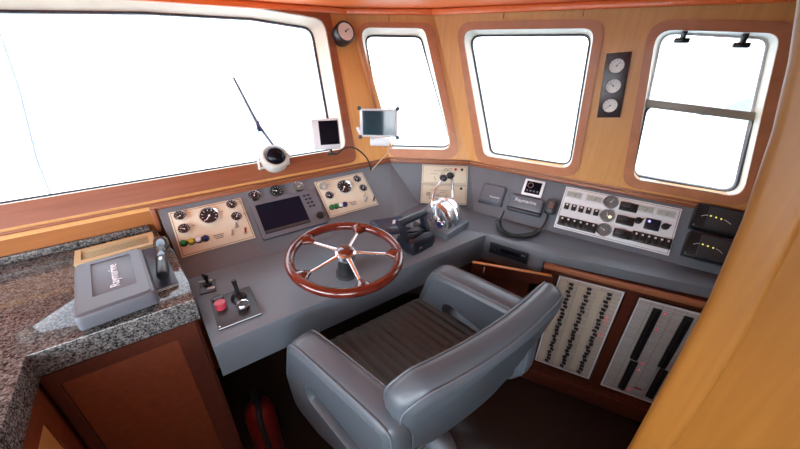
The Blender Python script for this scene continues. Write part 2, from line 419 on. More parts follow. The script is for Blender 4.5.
# ------------------------------------------------------------------ helm console
con = thing('helm_console', 'long grey L-shaped helm console running under the windows', 'console', I4)
top = [(-.04, 1.012), (1.305, 1.012), (1.413, .715), (1.713, .21), (1.86, -.05), (1.995, -.05), (1.50, 1.335), (1.265, 1.535), (1.02, 1.485), (-.066, 1.485), (-.055, 1.30)]
part('worktop', G().prism(top, .80, .85, .007), m_grey, con)
low = [(-.04, 1.0125), (1.3045, 1.0125), (1.4125, .7155), (1.62, 1.0), (1.47, 1.33), (1.25, 1.51), (-.04, 1.47)]
part('apron', G().prism(low, .70, .801), m_grey, con)
g = G()
def on(F, u, v): return tuple(F @ V((u, v, -.0008)))
D0, D1, D2, D3 = on(FF, -.064, 0), on(FF, 1.02, 0), on(FF, 1.1813, .3655), on(FF, -.095, .3655)
C0, C1, C2, C3 = on(FCS, .205, 0), on(FCS, .507, 0), on(FCS, .5150, .2645), on(FCS, .0, .2645)
S0, S1, S2, S3 = on(FSS, .12, 0), on(FSS, 1.75, 0), on(FSS, 1.75, .2835), on(FSS, .002, .2835)
g.add([D0, D1, D2, D3], [(0, 1, 2, 3)]); g.add([D1, C0, C3, D2], [(0, 1, 2), (0, 2, 3)])
g.add([C0, C1, C2, C3], [(0, 1, 2, 3)]); g.add([C1, S0, S3, C2], [(0, 1, 2), (0, 2, 3)])
g.add([S0, S1, S2, S3], [(0, 1, 2, 3)])
g.add([D0, D3, (-.095, 1.755, .80), (-.064, 1.475, .80)], [(0, 1, 2, 3)])
part('dashboard', g, m_grey, con, smooth=False)

# ------------------------------------------------------------------ gauges
def ring_g(r0, r1, h): return G().lathe([(r1, 0), (r1, h * .6), ((r0 + r1) / 2, h), (r0, h * .7), (r0, h * .25)], 28, cap=False)
_cache = {}
def gauge(parent, x, y, r, z=0.0, face=None, bez=None, needle=40, tick=True):
    key = (round(r, 4), (face or m_dial).name, (bez or m_chrome).name)
    if key not in _cache:
        d = G().cyl((0, 0), r * .86, 0, .007, 28)
        if tick:
            pass
        tk = G()
        for k in range(9):
            a = math.radians(-40 + 32.5 * k)
            tk.box((0, 0, 0), (r * .16, r * .045, .0006), M=RZ(math.degrees(a)) @ T(r * .66, 0, .0074))
        nd = G().box((r * .24, 0, 0), (r * .72, r * .06, .001), M=T(0, 0, .0082)).cyl((0, 0), r * .1, .007, .0095, 12)
        _cache[key] = (d.mesh('dial', face or m_dial), ring_g(r * .84, r, .014).mesh('bezel', bez or m_chrome),
                       tk.mesh('scale', m_ink if face in (m_dialw, m_dialg, m_lcd) else m_text), nd.mesh('needle', m_ink if face in (m_dialw,) else m_text))
    d, b, tk, nd = _cache[key]
    M = T(x, y, z)
    if parent is None: return d, b, tk, nd
    o = part('gauge', d, None, parent, M)
    part('bezel', b, None, o); part('scale', tk, None, o); part('needle', nd, None, o, RZ(needle))
    return o

def gauge_panel(cx, cy, w, h, label, items):
    t = thing('engine_gauge_panel', label, 'instrument panel', FF @ T(cx, cy, 0), 'engine gauge panels on the dashboard')
    part('board', G().prism(rect(w, h), 0, .005, .001), m_board, t)
    part('border_line', G().plate(rect(w - .012, h - .012), [rect(w - .016, h - .016)], .0048, .0056), m_ink, t)
    for x, y, r, dk, nd in items['g']: gauge(t, x - cx, y - cy, r, .005, dk, None, nd)
    for x, y, m in items['b']:
        b = part('push_button', G().cyl((0, 0), .0125, 0, .012, 18, .003), m, t, T(x - cx, y - cy, .009))
        part('collar', ring_g(.0125, .016, .007), m_greydk, b, T(0, 0, -.004))
    for x, y, m in items['s']:
        b = part('toggle_switch', G().cyl((0, 0), .009, 0, .006, 6), m_steel, t, T(x - cx, y - cy, .005))
        part('lever', G().tube([(0, 0, .005), (.002, .006, .018), (.004, .012, .028)], [.003, .004, .005]), m, b)
    g = G()
    for i in range(3): g.box((items['p'][0] - cx, items['p'][1] - cy - .009 * i, .0053), (.045 - .006 * i, .003, .0006))
    for x, y, r, dk, nd in items['g']: g.box((x - cx + r + .012, y - cy + .01, .0053), (.012, .002, .0006))
    part('lettering', g, m_ink, t)
    return t
gauge_panel(.097, .2175, .312, .232, 'cream engine gauge panel nearest the granite counter, left of the dark plotter screen',
    dict(g=[(-.018, .302, .026, None, 200), (-.018, .232, .026, None, 150), (.094, .27, .045, None, 230), (.203, .302, .026, None, 120), (.205, .232, .026, None, 60)],
         b=[(-.037, .165, m_green), (-.006, .164, m_yellow), (.022, .163, m_silver), (.05, .162, m_blue)],
         s=[(.162, .15, m_steel), (.19, .182, m_steel), (.218, .140, m_red)], p=(.105, .165)))
gauge_panel(.802, .2145, .312, .236, 'cream engine gauge panel right of the dark plotter screen, behind the steering wheel',
    dict(g=[(.685, .290, .026, m_lcd, 200), (.693, .226, .026, None, 150), (.80, .258, .046, None, 230), (.899, .29, .026, None, 120), (.908, .222, .026, None, 60)],
         b=[(.678, .154, m_green), (.704, .153, m_green), (.73, .152, m_silver), (.758, .151, m_blue)],
         s=[(.891, .14, m_steel), (.895, .17, m_beige), (.936, .128, m_black)], p=(.81, .155)))

def small_gauge(u, v, r, face, bez, nd, label):
    t = thing('round_gauge', label, 'gauge', FF @ T(u, v, 0), 'three round gauges in the dashboard')
    d, b, tk, n = gauge(None, 0, 0, r, 0, face, bez)
    part('dial', d, None, t); part('bezel', b, None, t); part('scale', tk, None, t); part('needle', n, None, t, RZ(nd))
small_gauge(.318, .328, .031, None, m_chrome, 70, 'small chrome-rimmed round gauge, leftmost of the three above the plotter screen')
small_gauge(.432, .328, .033, None, m_greydk, 160, 'small all-black round gauge between two chrome-rimmed ones, just below the compass')
small_gauge(.551, .325, .031, m_dialg, m_chrome, 20, 'small chrome-rimmed grey round gauge, rightmost of the three above the plotter screen')

# chartplotter let into the front slope
t = thing('chartplotter', 'dark rectangular chartplotter screen sunk in the dashboard between two cream gauge panels', 'plotter', FF @ T(.452, .181, 0))
part('housing', G().prism(rpoly(rect(.345, .215), .012, 4), 0, .016, .005), m_greydk, t)
part('bezel', G().plate(rpoly(rect(.345, .215), .012, 4), [rect(.232, .168, -.036, .0)], .0125, .0185), m_cover, t)
part('screen', G().box((-.036, 0, .0162), (.232, .168, .002)), m_lcdoff, t)
part('softkey_row', G().box((-.036, -.072, .0174), (.225, .014, .001)), m_greydk, t)
for i in range(5):
    for j in range(2):
        if (i, j) in ((4, 0), (4, 1)): continue
        part('key', G().box((0, 0, 0), (.016, .012, .004), .002), m_black, t, T(.105 + .021 * j + .002 * i, .075 - .023 * i, .018))
part('rotary_knob', G().cyl((0, 0), .020, 0, .014, 24, .004), m_black, t, T(.140, -.062, .017))
part('maker_plate', G().box((-.10, .097, .0172), (.07, .005, .0008)), m_silver, t)

# ignition switch and control plate on the flat worktop
t = thing('ignition_switch', 'black key switch with a silver tag near the granite counter edge', 'key switch', T(.0, 1.365, .8506) @ RZ(-8))
part('base', G().prism(rpoly(rect(.062, .085), .004, 2), 0, .004, .001), m_greydk, t)
part('collar', G().cyl((0, 0), .017, .004, .016, 20, .004), m_black, t, T(0, .012, 0))
part('key', G().box((0, 0, .028), (.008, .026, .030), .003, M=RZ(35)).box((0, 0, .05), (.01, .034, .022), .004, M=RZ(35)), m_black, t, T(0, .012, 0))
part('wing', G().tube([(-.03, .01, .02), (0, 0, .024), (.02, -.006, .026)], .004), m_silver, t, T(0, .012, 0))
part('tag', G().prism(rpoly(rect(.028, .014), .005, 3), 0, .003), m_silver, t, T(.012, -.02, .0045))
t = thing('thruster_plate', 'dark metal plate with black lever, red and black knobs on the grey worktop', 'control plate', T(.066, 1.171, .8506) @ RZ(-1))
part('plate', G().prism(rpoly(rect(.15, .20), .005, 3), 0, .006, .0015), m_greydk, t)
part('plate_edge', G().box((0, -.098, .0045), (.145, .003, .004)), m_steel, t)
part('black_knob', G().cyl((0, 0), .021, 0, .022, 24, .005), m_black, t, T(-.048, .062, .006))
part('red_knob', G().cyl((0, 0), .020, 0, .026, 24, .005).lathe([(.020, .0265), (.013, .0275), (.012, .024)], 24, cap=True), m_pink, t, T(-.046, .020, .006))
part('lever_boot', G().lathe([(.030, 0), (.027, .012), (.018, .022), (.010, .028)], 24), m_black, t, T(.022, .040, .006))
part('lever', G().tube([(0, 0, .02), (.0, .004, .055), (-.002, .008, .085)], [.009, .008, .010]), m_black, t, T(.022, .040, .006))
k = part('round_switch', G().cyl((0, 0), .022, 0, .018, 24, .004), m_black, t, T(.026, -.028, .006))
part('bezel', ring_g(.019, .024, .012), m_chrome, k, T(0, 0, .012))
part('screw', G().cyl((-.068, -.085), .003, .006, .0075, 10), m_steel, t)

# ------------------------------------------------------------------ steering wheel
NW = V((.052, -.09, .994)).normalized()
MW = frame((.513, 1.103, .962), (1, 0, 0), NW.cross(V((1, 0, 0))))
t = thing('steering_wheel', 'round mahogany steering wheel with five chrome spokes over the grey console', 'steering wheel', MW)
RWh = .229
g = G(); N = 96; rim = []
for i in range(N):
    a = 2 * PI * i / N
    rim.append((RWh * math.cos(a), RWh * math.sin(a), 0))
part('rim', g.tube(rim, .0195, 16, closed=True), m_wheel, t)
for k, a in enumerate((53, 125, 197, 269, 341)):
    Ma = RZ(a - 8)
    part('spoke', G().rings([[(x, w * math.cos(q), -.002 + .020 * (.222 - x) / .19 - .004 + w * .45 * math.sin(q)) for q in [2 * PI * j / 12 for j in range(12)]] for x, w in ((.03, .011), (.09, .0085), (.16, .0075), (.222, .009))]), m_chrome, t, Ma)
    part('grip_boss', G().rings([[(x, w * math.cos(q), h * math.sin(q)) for q in [2 * PI * j / 14 for j in range(14)]] for x, w, h in ((.172, .010, .009), (.186, .018, .014), (.202, .034, .018), (.224, .046, .019))]), m_wheel, t, Ma)
part('hub', G().lathe([(.034, -.02), (.043, -.012), (.047, .006), (.044, .018), (.036, .024), (.032, .021)], 32), m_chrome, t)
part('hub_cap', G().lathe([(.0365, .019), (.034, .025), (.022, .030), (.001, .032)], 28), m_wheel, t)
part('column', G().lathe([(.032, -.018), (.036, -.06), (.036, -.085), (.045, -.09), (.045, -.108)], 28), m_greydk, t)

# ------------------------------------------------------------------ throttle, control unit, keypad
t = thing('throttle_control', 'chrome twin-lever throttle with black ball knobs on a grey plinth', 'throttle', T(1.168, 1.222, .8506) @ RZ(13))
part('plinth', G().prism(rpoly(rect(.215, .235), .008, 3), 0, .036, .004), m_grey, t)
dome = []
for i in range(17):
    a = PI * i / 16; dome.append((-.100 * math.cos(a), .128 * math.sin(a)))
def dome_sec(x, s): return [(x, y * s, .036 + z * s) for y, z in dome]
part('housing', G().rings([dome_sec(-.076, .80), dome_sec(-.072, .93), dome_sec(-.06, .99), dome_sec(-.036, 1), dome_sec(-.018, 1), dome_sec(-.014, .95), dome_sec(.014, .95), dome_sec(.018, 1), dome_sec(.036, 1), dome_sec(.06, .99), dome_sec(.072, .93), dome_sec(.076, .80)]), m_chrome, t)
part('centre_band', G().rings([dome_sec(-.013, .965), dome_sec(.013, .965)]), m_steel, t)
for sx, pts, kn in ((-1, [(-.084, -.01, .065), (-.090, .0, .11), (-.084, .012, .17), (-.045, .024, .225), (.022, .03, .258)], (.038, .032, .270)),
                    (1, [(.084, -.01, .065), (.098, .0, .12), (.108, .012, .18), (.110, .022, .235), (.106, .028, .258)], (.100, .03, .268))):
    part('lever_hub', G().cyl((0, 0), .026, -.006, .012, 24, .004), m_chrome, t, T(sx * .078, -.01, .068) @ RY(90 * sx))
    l = part('lever', G().tube(spline(pts, 5), .0072, 10), m_chrome, t)
    part('ball_knob', G().lathe([(.004, -.020), (.015, -.016), (.0215, -.005), (.022, .004), (.016, .014), (.006, .018)], 20), m_black, l, T(*kn))
part('blue_button', G().cyl((0, 0), .016, 0, .006, 20, .002), m_blue, t, T(-.090, -.05, .062) @ RY(-90))
part('button_ring', ring_g(.016, .021, .006), m_chrome, t, T(-.087, -.05, .062) @ RY(-90))

t = thing('control_unit', 'navy blue control unit with a bar handle on two uprights right of the wheel', 'control unit', T(.918, 1.135, .8506) @ RZ(8))
body = [(-.084, -.062), (.084, -.062), (.084, .062), (-.084, .062)]
part('body', G().stack(rpoly(body, .018, 4), [(0, .016), (.008, .004), (.02, .0), (.05, .0), (.066, .006), (.078, .018), (.082, .032)]), m_navy, t)
part('base_flange', G().prism(rpoly(rect(.15, .10), .01, 3), 0, .006, .002), m_black, t, T(0, -.008, 0))
for s in (-1, 1):
    part('upright', G().rings([[(s * .074 - .010 + dx, y + dy, z) for dx, dy in ((0, -w), (.02, -w), (.02, w), (0, w))] for y, z, w in ((.0, .055, .026), (.012, .095, .019), (.03, .142, .016))]), m_navy, t)
part('bar_handle', G().rings([[(x, .03 + .021 * math.cos(q), .148 + .018 * math.sin(q)) for q in [2 * PI * j / 16 for j in range(16)]] for x in (-.094, -.09, -.006, -.004, .004, .006, .09, .094)]), m_navy, t)
part('ridge', G().box((0, -.012, .083), (.10, .006, .005), .002), m_black, t)
part('badge', G().prism(rpoly(rect(.022, .012), .005, 3), 0, .002), m_steel, t, T(-.03, -.0625, .03) @ RX(90))
t = thing('pilot_keypad', 'low dark blue glossy keypad pod lying between the wheel and the navy control unit', 'keypad', T(.925, 1.372, .8506) @ RZ(-14))
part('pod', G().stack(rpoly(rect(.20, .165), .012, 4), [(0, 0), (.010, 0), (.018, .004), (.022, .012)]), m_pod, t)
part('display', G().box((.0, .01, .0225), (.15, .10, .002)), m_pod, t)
for i in range(4): part('key', G().box((-.06 + .04 * i, -.058, .0225), (.026, .016, .004), .002), m_black, t)
part('glare_patch', G().prism([(-.024, -.02), (.024, -.02), (.008, .018), (-.004, .022)], .0236, .0242), m_text, t, T(.03, .01, 0))  # white reflection on the display, drawn as a flat patch

# ------------------------------------------------------------------ corner wall diagram boards
def diagram(cy, h, label, seed, dots):
    rnd = random.Random(seed)
    t = thing('diagram_board', label, 'diagram board', FCS @ T(.358, cy, .004), 'system diagram boards on the corner dashboard')
    part('board', G().prism(rect(.292, h), 0, .004, .001), m_board, t)
    part('border_line', G().plate(rect(.278, h - .012), [rect(.275, h - .015)], .0038, .0046), m_ink, t)
    g = G()
    for i in range(11):
        x = rnd.uniform(-.11, .07); y = rnd.uniform(-h * .32, h * .32)
        if rnd.random() < .6: g.box((x, y, .0043), (rnd.uniform(.02, .06), .0018, .0005))
        else: g.box((x, y, .0043), (.0018, rnd.uniform(.015, .035), .0005))
    for i in range(5):
        x = rnd.uniform(-.11, .06); y = rnd.uniform(-h * .3, h * .3); r = rnd.uniform(.006, .011)
        g.plate([(x + r * math.cos(a * PI / 6), y + r * math.sin(a * PI / 6)) for a in range(12)], [[(x + r * .75 * math.cos(a * PI / 6), y + r * .75 * math.sin(a * PI / 6)) for a in range(12)]], .004, .0046)
    part('lettering', g, m_ink, t)
    for x, y, m in dots: part('indicator', G().cyl((0, 0), .0085, 0, .008, 14, .002), m, t, T(x, y, .004))
diagram(.196, .122, 'upper of the two cream diagram boards behind the throttle, with two indicator buttons', 3, [(.068, .036, m_red), (.108, .036, m_black)])
diagram(.070, .124, 'lower of the two cream diagram boards behind the throttle, with one indicator button', 9, [(.108, .04, m_black)])

# ------------------------------------------------------------------ starboard slope: covers, radio, switch panel, chargers
def cover_text(parent, s, size, M): part('lettering', text_mesh(s, size, m_text), None, parent, M)
t = thing('instrument_cover', 'small square grey instrument cover beside the radio, nearest the throttle', 'cover', FSS @ T(.203, .128, 0))
part('cover', G().stack(rpoly(rect(.142, .118), .016, 5), [(0, 0), (.012, 0), (.022, .003), (.028, .010)]), m_cover, t)
part('lip', G().prism(rpoly(rect(.148, .03, 0, -.050), .01, 4), .0, .012, .004), m_navy, t)
cover_text(t, 'Raymarine', .0135, T(.02, -.018, .0285))
t = thing('wind_display', 'small square instrument with a white rim set above the radio handset', 'instrument', FSS @ T(.415, .219, 0))
part('frame', G().prism(rpoly(rect(.112, .098), .004, 2), 0, .010, .002), m_white, t)
part('face', G().prism(rpoly(rect(.084, .072), .003, 2), .0095, .0115), m_screen, t)
for i in range(4): part('key', G().box((-.028 + .019 * i, -.020, .012), (.011, .010, .002), .001), m_cover, t)
part('dial_mark', G().lathe([(.016, .0112), (.016, .0122), (.014, .0122), (.014, .0112)], 20, T(-.018, .012, 0), cap=False), m_steel, t)
t = thing('marine_radio', 'grey marine radio with white lettering, fist microphone and thick black cord', 'radio', FSS @ T(.405, .108, 0))
part('body', G().stack(rpoly(rect(.19, .084), .014, 5), [(0, 0), (.032, 0), (.041, .003), (.046, .010)]), m_cover, t)
part('lower_lip', G().prism(rpoly(rect(.19, .018, 0, -.040), .008, 3), .0, .047, .004), m_navy, t)
cover_text(t, 'Raymarine', .028, T(.0, .014, .0465))
mk = part('microphone', G().stack(rpoly(rect(.058, .085), .02, 5), [(0, .004), (.006, 0), (.026, 0), (.034, .006), (.038, .016)]), m_greydk, t, T(.135, .018, .018))
g = G()
for i in range(4): g.box((0, .02 - .009 * i, .0385), (.026, .004, .002))
part('grille', g, m_steel, mk)
Mi = (FSS @ T(.405, .108, 0)).inverted()
cord = [Mi @ V(p) for p in ((1.668, .89, .935), (1.615, .865, .895), (1.535, .855, .868), (1.45, .868, .866), (1.395, .905, .866), (1.385, .965, .868), (1.43, 1.03, .876), (1.475, 1.05, .900), (1.50, 1.06, .92))]
sp = spline(cord, 26); pts = []; NN = len(sp)
rr = []
for i, p in enumerate(sp):
    q = i / NN; rr.append((.0125 if .22 < q < .78 else .005) * (1 + (.16 * math.sin(i * 2.1) if .22 < q < .78 else 0)))
part('cord', G().tube(sp, rr, 10), m_wire, t)

SW = (.842, .148)
t = thing('switch_panel', 'white panel of rocker switches, meters and sockets on the starboard dashboard', 'switch panel', FSS @ T(*SW, 0))
part('board', G().prism(rect(.522, .238), 0, .006, .001), m_white, t)
part('border_line', G().plate(rect(.510, .226), [rect(.507, .223)], .0058, .0066), m_ink, t)
def sp_(u, v): return (u - SW[0], v - SW[1])
for u, v in ((.632, .226), (.730, .226), (.959, .226), (1.046, .226)):
    x, y = sp_(u, v)
    mtr = part('meter', G().prism(rect(.076, .032), 0, .008, .002), m_lcd, t, T(x, y, .006))
    part('rim', G().plate(rect(.080, .036), [rect(.070, .027)], .004, .010), m_silver, mtr)
    part('pointer', G().box((.006, -.002, .0085), (.002, .022, .0006), M=RZ(-18)), m_ink, mtr)
for i, (u, v) in enumerate(((.808, .228), (.811, .153), (.815, .076))):
    x, y = sp_(u, v)
    q = gauge(t, x, y, .035, .006, m_dialg, m_steel, 60 + 50 * i)
    if i == 1: part('pilot_lamp', G().cyl((.012, -.004), .008, .0075, .012, 14, .003), m_lamp, q)
for u, v in ((.889, .219), (.892, .147), (.896, .076)):
    x, y = sp_(u, v)
    s = part('socket', G().box((0, 0, .008), (.078, .044, .016), .003), m_black, t, T(x, y, .006))
    part('flap', G().box((-.012, .008, .019), (.040, .026, .008), .003), m_greydk, s)
for i in range(5):
    x, y = sp_(.613 + .036 * i, .156)
    s = part('rocker_switch', G().box((0, 0, .007), (.024, .034, .014), .003), m_black, t, T(x, y, .006))
    part('rocker_mark', G().box((0, .008, .0145), (.010, .010, .001)), m_silver, s)
for u0, v0, du in ((.611, .072, .0305), (.953, .082, .0262)):
    x, y = sp_(u0 + du * 2.5, v0)
    part('switch_bezel', G().prism(rect(du * 6 + .006, .052), 0, .006, .001), m_greydk, t, T(x, y, .006))
    for i in range(6):
        x, y = sp_(u0 + du * i, v0)
        s = part('rocker_switch', G().box((0, 0, .007), (.024, .044, .014), .003), m_black, t, T(x, y, .011))
        part('rocker_mark', G().box((0, .011, .0145), (.009, .009, .001)), m_silver, s)
for u, v in ((.946, .163), (1.058, .162)):
    x, y = sp_(u, v)
    s = part('rotary_knob', G().cyl((0, 0), .016, 0, .018, 20, .004), m_black, t, T(x, y, .006))
    part('pointer', G().box((.012, .004, .012), (.022, .008, .012), .003, M=RZ(20)), m_black, s)
x, y = sp_(1.005, .157)
s = part('square_display', G().box((0, 0, .008), (.062, .056, .016), .003), m_navy, t, T(x, y, .006))
part('blue_lamp', G().cyl((-.016, .012), .006, .016, .018, 12), m_ledb, s)

def charger(v, label):
    t = thing('charge_controller', label, 'charge controller', FSS @ T(1.234, v, 0.001) @ RZ(-2), 'charge controllers stacked on the starboard dashboard')
    part('case', G().box((0, 0, .03), (.18, .118, .06), .005), m_black, t)
    part('face_plate', G().prism(rpoly(rect(.132, .102), .006, 3), .0595, .063, .001), m_greydk, t, T(.018, 0, 0))
    g = G()
    for i in range(9): g.box((-.082, -.05 + .0125 * i, .059), (.022, .004, .006))
    part('fins', g, m_black, t)
    for i in range(3): part('status_light', G().cyl((0, 0), .0034, 0, .002, 12), m_ledg, t, T(-.036 + .019 * i, .006 - .002 * i, .0628))
    part('arc_line', G().tube(spline([(-.068, -.004, .0633), (-.056, .004, .0633), (-.046, .006, .0633)], 4), .0012, 6).tube(spline([(.012, .002, .0633), (.024, -.003, .0633), (.038, -.012, .0633)], 4), .0012, 6), m_silver, t)
    for x in (-.085, .085): part('screw', G().cyl((x, -.050), .004, .055, .062, 10), m_steel, t)
charger(.235, 'upper of two black charge controllers with yellow lights stacked beside the switch panel')
charger(.098, 'lower of two black charge controllers with yellow lights stacked beside the switch panel')

# ------------------------------------------------------------------ car-style stereo in the corner face
FST = frame((1.305, 1.012, .70), (.3417, -.9398, 0), (0, 0, 1))
t = thing('stereo', 'slim dark blue stereo unit in the grey face below the radio', 'stereo', FST @ T(.138, .088, .005))
part('fascia', G().box((0, 0, .002), (.205, .062, .012), .003), m_navy, t)
part('display', G().box((.01, .006, .0085), (.10, .018, .002)), m_screen, t)
part('disc_slot', G().box((0, .022, .0085), (.13, .004, .002)), m_black, t)
part('volume_knob', G().cyl((0, 0), .012, 0, .010, 18, .002), m_black, t, T(-.08, -.004, .008))
for i in range(5): part('key', G().box((-.04 + .026 * i, -.018, .009), (.018, .008, .004), .001), m_black, t)
part('bright_key', G().box((.078, .014, .009), (.02, .006, .003)), m_steel, t)

# ------------------------------------------------------------------ breaker cabinet and panels
t = thing('breaker_cabinet', 'mahogany cabinet housing the breaker panels under the starboard console', 'cabinet', FB)
part('face_frame', G().plate([(0, .0), (1.02, 0), (1.02, .795), (0, .795)], [rect(.30, .635, .217, .43), rect(.30, .635, .562, .43)], -.03, 0), m_cab, t)
part('back_board', G().box((.51, .40, -.048), (1.02, .78, .012)), m_cab, t)
part('top_rail', G().box((.51, .784, .004), (1.03, .026, .022), .003), m_trim, t)
part('plinth', G().box((.51, .05, .02), (1.03, .10, .05), .008), m_cab, t)
part('side_panel', G().box((.005, .40, -.03), (.02, .79, .07), .003), m_cab, t)
bt = G().box((0, 0, .005), (.020, .011, .012), .002).box((.004, 0, .012), (.008, .008, .012), .002).mesh('breaker', m_black)
t = thing('breaker_board', 'cream breaker panel with three columns of black toggles, left of the two', 'breaker panel', FB @ T(.217, .437, -.008))
part('board', G().prism(rect(.284, .612), 0, .006, .001), m_grid1, t)
part('border', G().plate(rect(.284, .612), [rect(.272, .600)], .0055, .0075), m_white, t)
for j, u in enumerate((.137, .217, .304)):
    part('label_strip', G().box((u - .217 - .034, 0, .0062), (.030, .56, .001)), m_board, t)
    for i in range(24):
        part('breaker', bt, None, t, T(u - .217 + .004 * math.sin(i * 2.4), .275 - .0238 * i, .006) @ RZ(random.choice((0, 180))))
led = G().cyl((0, 0), .0032, 0, .004, 10, .001).mesh('indicator_light', m_ledr)
for v in (.57, .545, .456): part('indicator_light', led, None, t, T(.332 - .217, v - .437, .006))
t = thing('breaker_board', 'pale breaker panel with two long black switch columns and red lights, right of the two', 'breaker panel', FB @ T(.562, .428, -.008))
part('board', G().prism(rect(.284, .612), 0, .006, .001), m_grid2, t)
part('border', G().plate(rect(.284, .612), [rect(.272, .600)], .0055, .0075), m_white, t)
for u, v0, v1 in ((.501, .375, .702), (.509, .152, .359), (.617, .378, .703), (.632, .160, .365)):
    g = G().box((0, 0, .005), (.034, v1 - v0, .010), .002)
    k = int((v1 - v0) / .0125)
    for i in range(k): g.box((.003, -(v1 - v0) / 2 + .0125 * (i + .5), .012), (.018, .008, .008), .001)
    part('breaker_bank', g, m_black, t, T(u - .562, (v0 + v1) / 2 - .428, .006))
for u, v in ((.544, .361), (.544, .312), (.542, .161), (.535, .684), (.533, .584)): part('indicator_light', led, None, t, T(u - .562, v - .428, .006))
part('maker_plate', G().box((.013, -.24, .0065), (.034, .010, .002)), m_red, t)

# corner cupboard below the stereo with its flap swung open
t = thing('corner_cupboard', 'dark wooden corner cupboard with a hinged flap hanging open below the stereo', 'cupboard', T(0, 0, 0))
part('body', G().prism([(1.30, 1.04), (1.402, .755), (1.6, .98), (1.55, 1.2), (1.35, 1.2)], .0, .698), m_cab, t)
part('rail', G().box((.15, -.017, .004), (.30, .03, .018), .004), m_cab, t, FST)
FH = frame((1.40, .645, .758), (-.613, .790, 0), (0, 0, 1))
fl = part('flap', G().box((.197, -.031, 0), (.394, .062, .022), .003), m_cab, t, FH)
part('flap_edge', G().box((.20, .0015, 0), (.385, .004, .018), .001), m_oak, fl)
part('hook', G().tube([(.33, -.01, -.011), (.33, -.02, -.03), (.33, -.035, -.026)], .003), m_steel, fl)

# ------------------------------------------------------------------ helm chair
ch = thing('helm_chair', 'padded blue-grey leather helm chair with slotted armrests facing the console', 'chair', T(.585, .68, 0))
def W(*p): return V(p) - V((.585, .68, 0))
def slab(outer, layers, hole=None, M=None):        # rounded upholstered slab, outline in local xy, thickness along z
    g = G(); n = len(outer)
    if hole is None: return g.stack(outer, layers, M)
    R0 = [[(p[0], p[1], z) for p in inset(outer, d)] for z, d in layers]
    R1 = [[(p[0], p[1], z) for p in inset(hole, -d * .35)] for z, d in layers]
    g.rings(R0, cap0=False, cap1=False, M=M); g.rings([list(reversed(r)) for r in R1], cap0=False, cap1=False, M=M)
    for ra, rb in ((R0[0], R1[0]), (R0[-1], R1[-1])):
        vs = ra + rb; fs = [(i, (i + 1) % n, n + (i + 1) % n, n + i) for i in range(n)]
        g.add(vs, fs, M)
    return g
def resample(poly, n, start=0):
    P = [V(p) for p in poly]; P.append(P[0]); L = [0]
    for a, b in zip(P[:-1], P[1:]): L.append(L[-1] + (b - a).length)
    out = []; k = 0
    for i in range(n):
        s = L[-1] * i / n
        while L[k + 1] < s: k += 1
        t_ = (s - L[k]) / (L[k + 1] - L[k]); q = P[k].lerp(P[k + 1], t_); out.append((q.x, q.y))
    return out
# arm side view: x forward, y up
arm_raw = rpoly([(-.01, .545), (.30, .47), (.475, .50), (.50, .66), (.43, .885), (.27, .895), (.05, .90), (-.05, .90), (-.06, .62)], [.04, .10, .09, .10, .085, .2, .2, .05, .05], 6)
NA = 80
def polar(poly, n, c):
    out = []
    m = len(poly)
    for i in range(n):
        a = 2 * PI * i / n; d = V((math.cos(a), math.sin(a))); best = None
        for k in range(m):
            p, q = V(poly[k]), V(poly[(k + 1) % m]); e = q - p
            den = d.x * e.y - d.y * e.x
            if abs(den) < 1e-9: continue
            w = p - c; t_ = (w.x * e.y - w.y * e.x) / den; s_ = (w.x * d.y - w.y * d.x) / den
            if t_ > 0 and -1e-6 <= s_ <= 1 + 1e-6 and (best is None or t_ > best): best = t_
        out.append((c.x + d.x * best, c.y + d.y * best))
    return out
slot_raw = rpoly([(.06, .615), (.33, .675), (.335, .755), (.065, .69)], .034, 6)
cc = V((.205, .69))
armO = polar(arm_raw, NA, cc); armH = polar(slot_raw, NA, cc)
TH = .055
lay = [(-TH, .032), (-TH + .006, .017), (-TH + .018, .005), (-TH + .034, 0), (TH - .034, 0), (TH - .018, .005), (TH - .006, .017), (TH, .032)]
for nm, x0, y0, ang in (('left', .308, .46, 13), ('right', .945, .49, 11)):
    F = frame(W(x0, y0, 0), (-math.sin(math.radians(ang)), math.cos(math.radians(ang)), 0), (0, 0, 1))
    a = part('armrest', slab(armO, lay, armH), m_leather, ch, F)
    for z in (-TH + .012, TH - .012):
        part('piping', G().tube([(p[0], p[1], z) for p in inset(armO, .0075)], .0032, 8, closed=True), m_pipe, a)
# seat cushion with channels running fore and aft
g = G(); nx, ny = 110, 12; rows = []
for j in range(ny + 1):
    t_ = j / ny; row = []
    yy = .46 + .53 * t_; x0 = .345 - .085 * t_; x1 = .905 - .09 * t_
    for i in range(nx + 1):
        s_ = i / nx
        ed = min(1, min(t_, 1 - t_) / .10); ed = math.sqrt(max(0, 1 - (1 - ed) ** 2))
        z = .69 - .012 + .020 * ed * 0.6 + .008 * abs(math.sin(PI * 14 * s_)) ** .7 - .03 * (1 - ed)
        row.append(tuple(W(x0 + (x1 - x0) * s_, yy, z)))
    rows.append(row)
g.rings(rows, closed=False, cap0=False, cap1=False)
base = [W(.345, .46, .62), W(.905, .46, .62), W(.815, .99, .62), W(.26, .99, .62)]
r = [rows[0], [tuple(W(.345 + .56 * i / nx, .46, .60)) for i in range(nx + 1)]]
g.rings(r, closed=False, cap0=False, cap1=False)
r = [rows[-1], [tuple(W(.26 + .555 * i / nx, .99, .60)) for i in range(nx + 1)]]
g.rings(r, closed=False, cap0=False, cap1=False)
for c in (0, -1):
    g.rings([[q[c] for q in rows], [(q[c][0], q[c][1], .60) for q in rows]], closed=False, cap0=False, cap1=False)
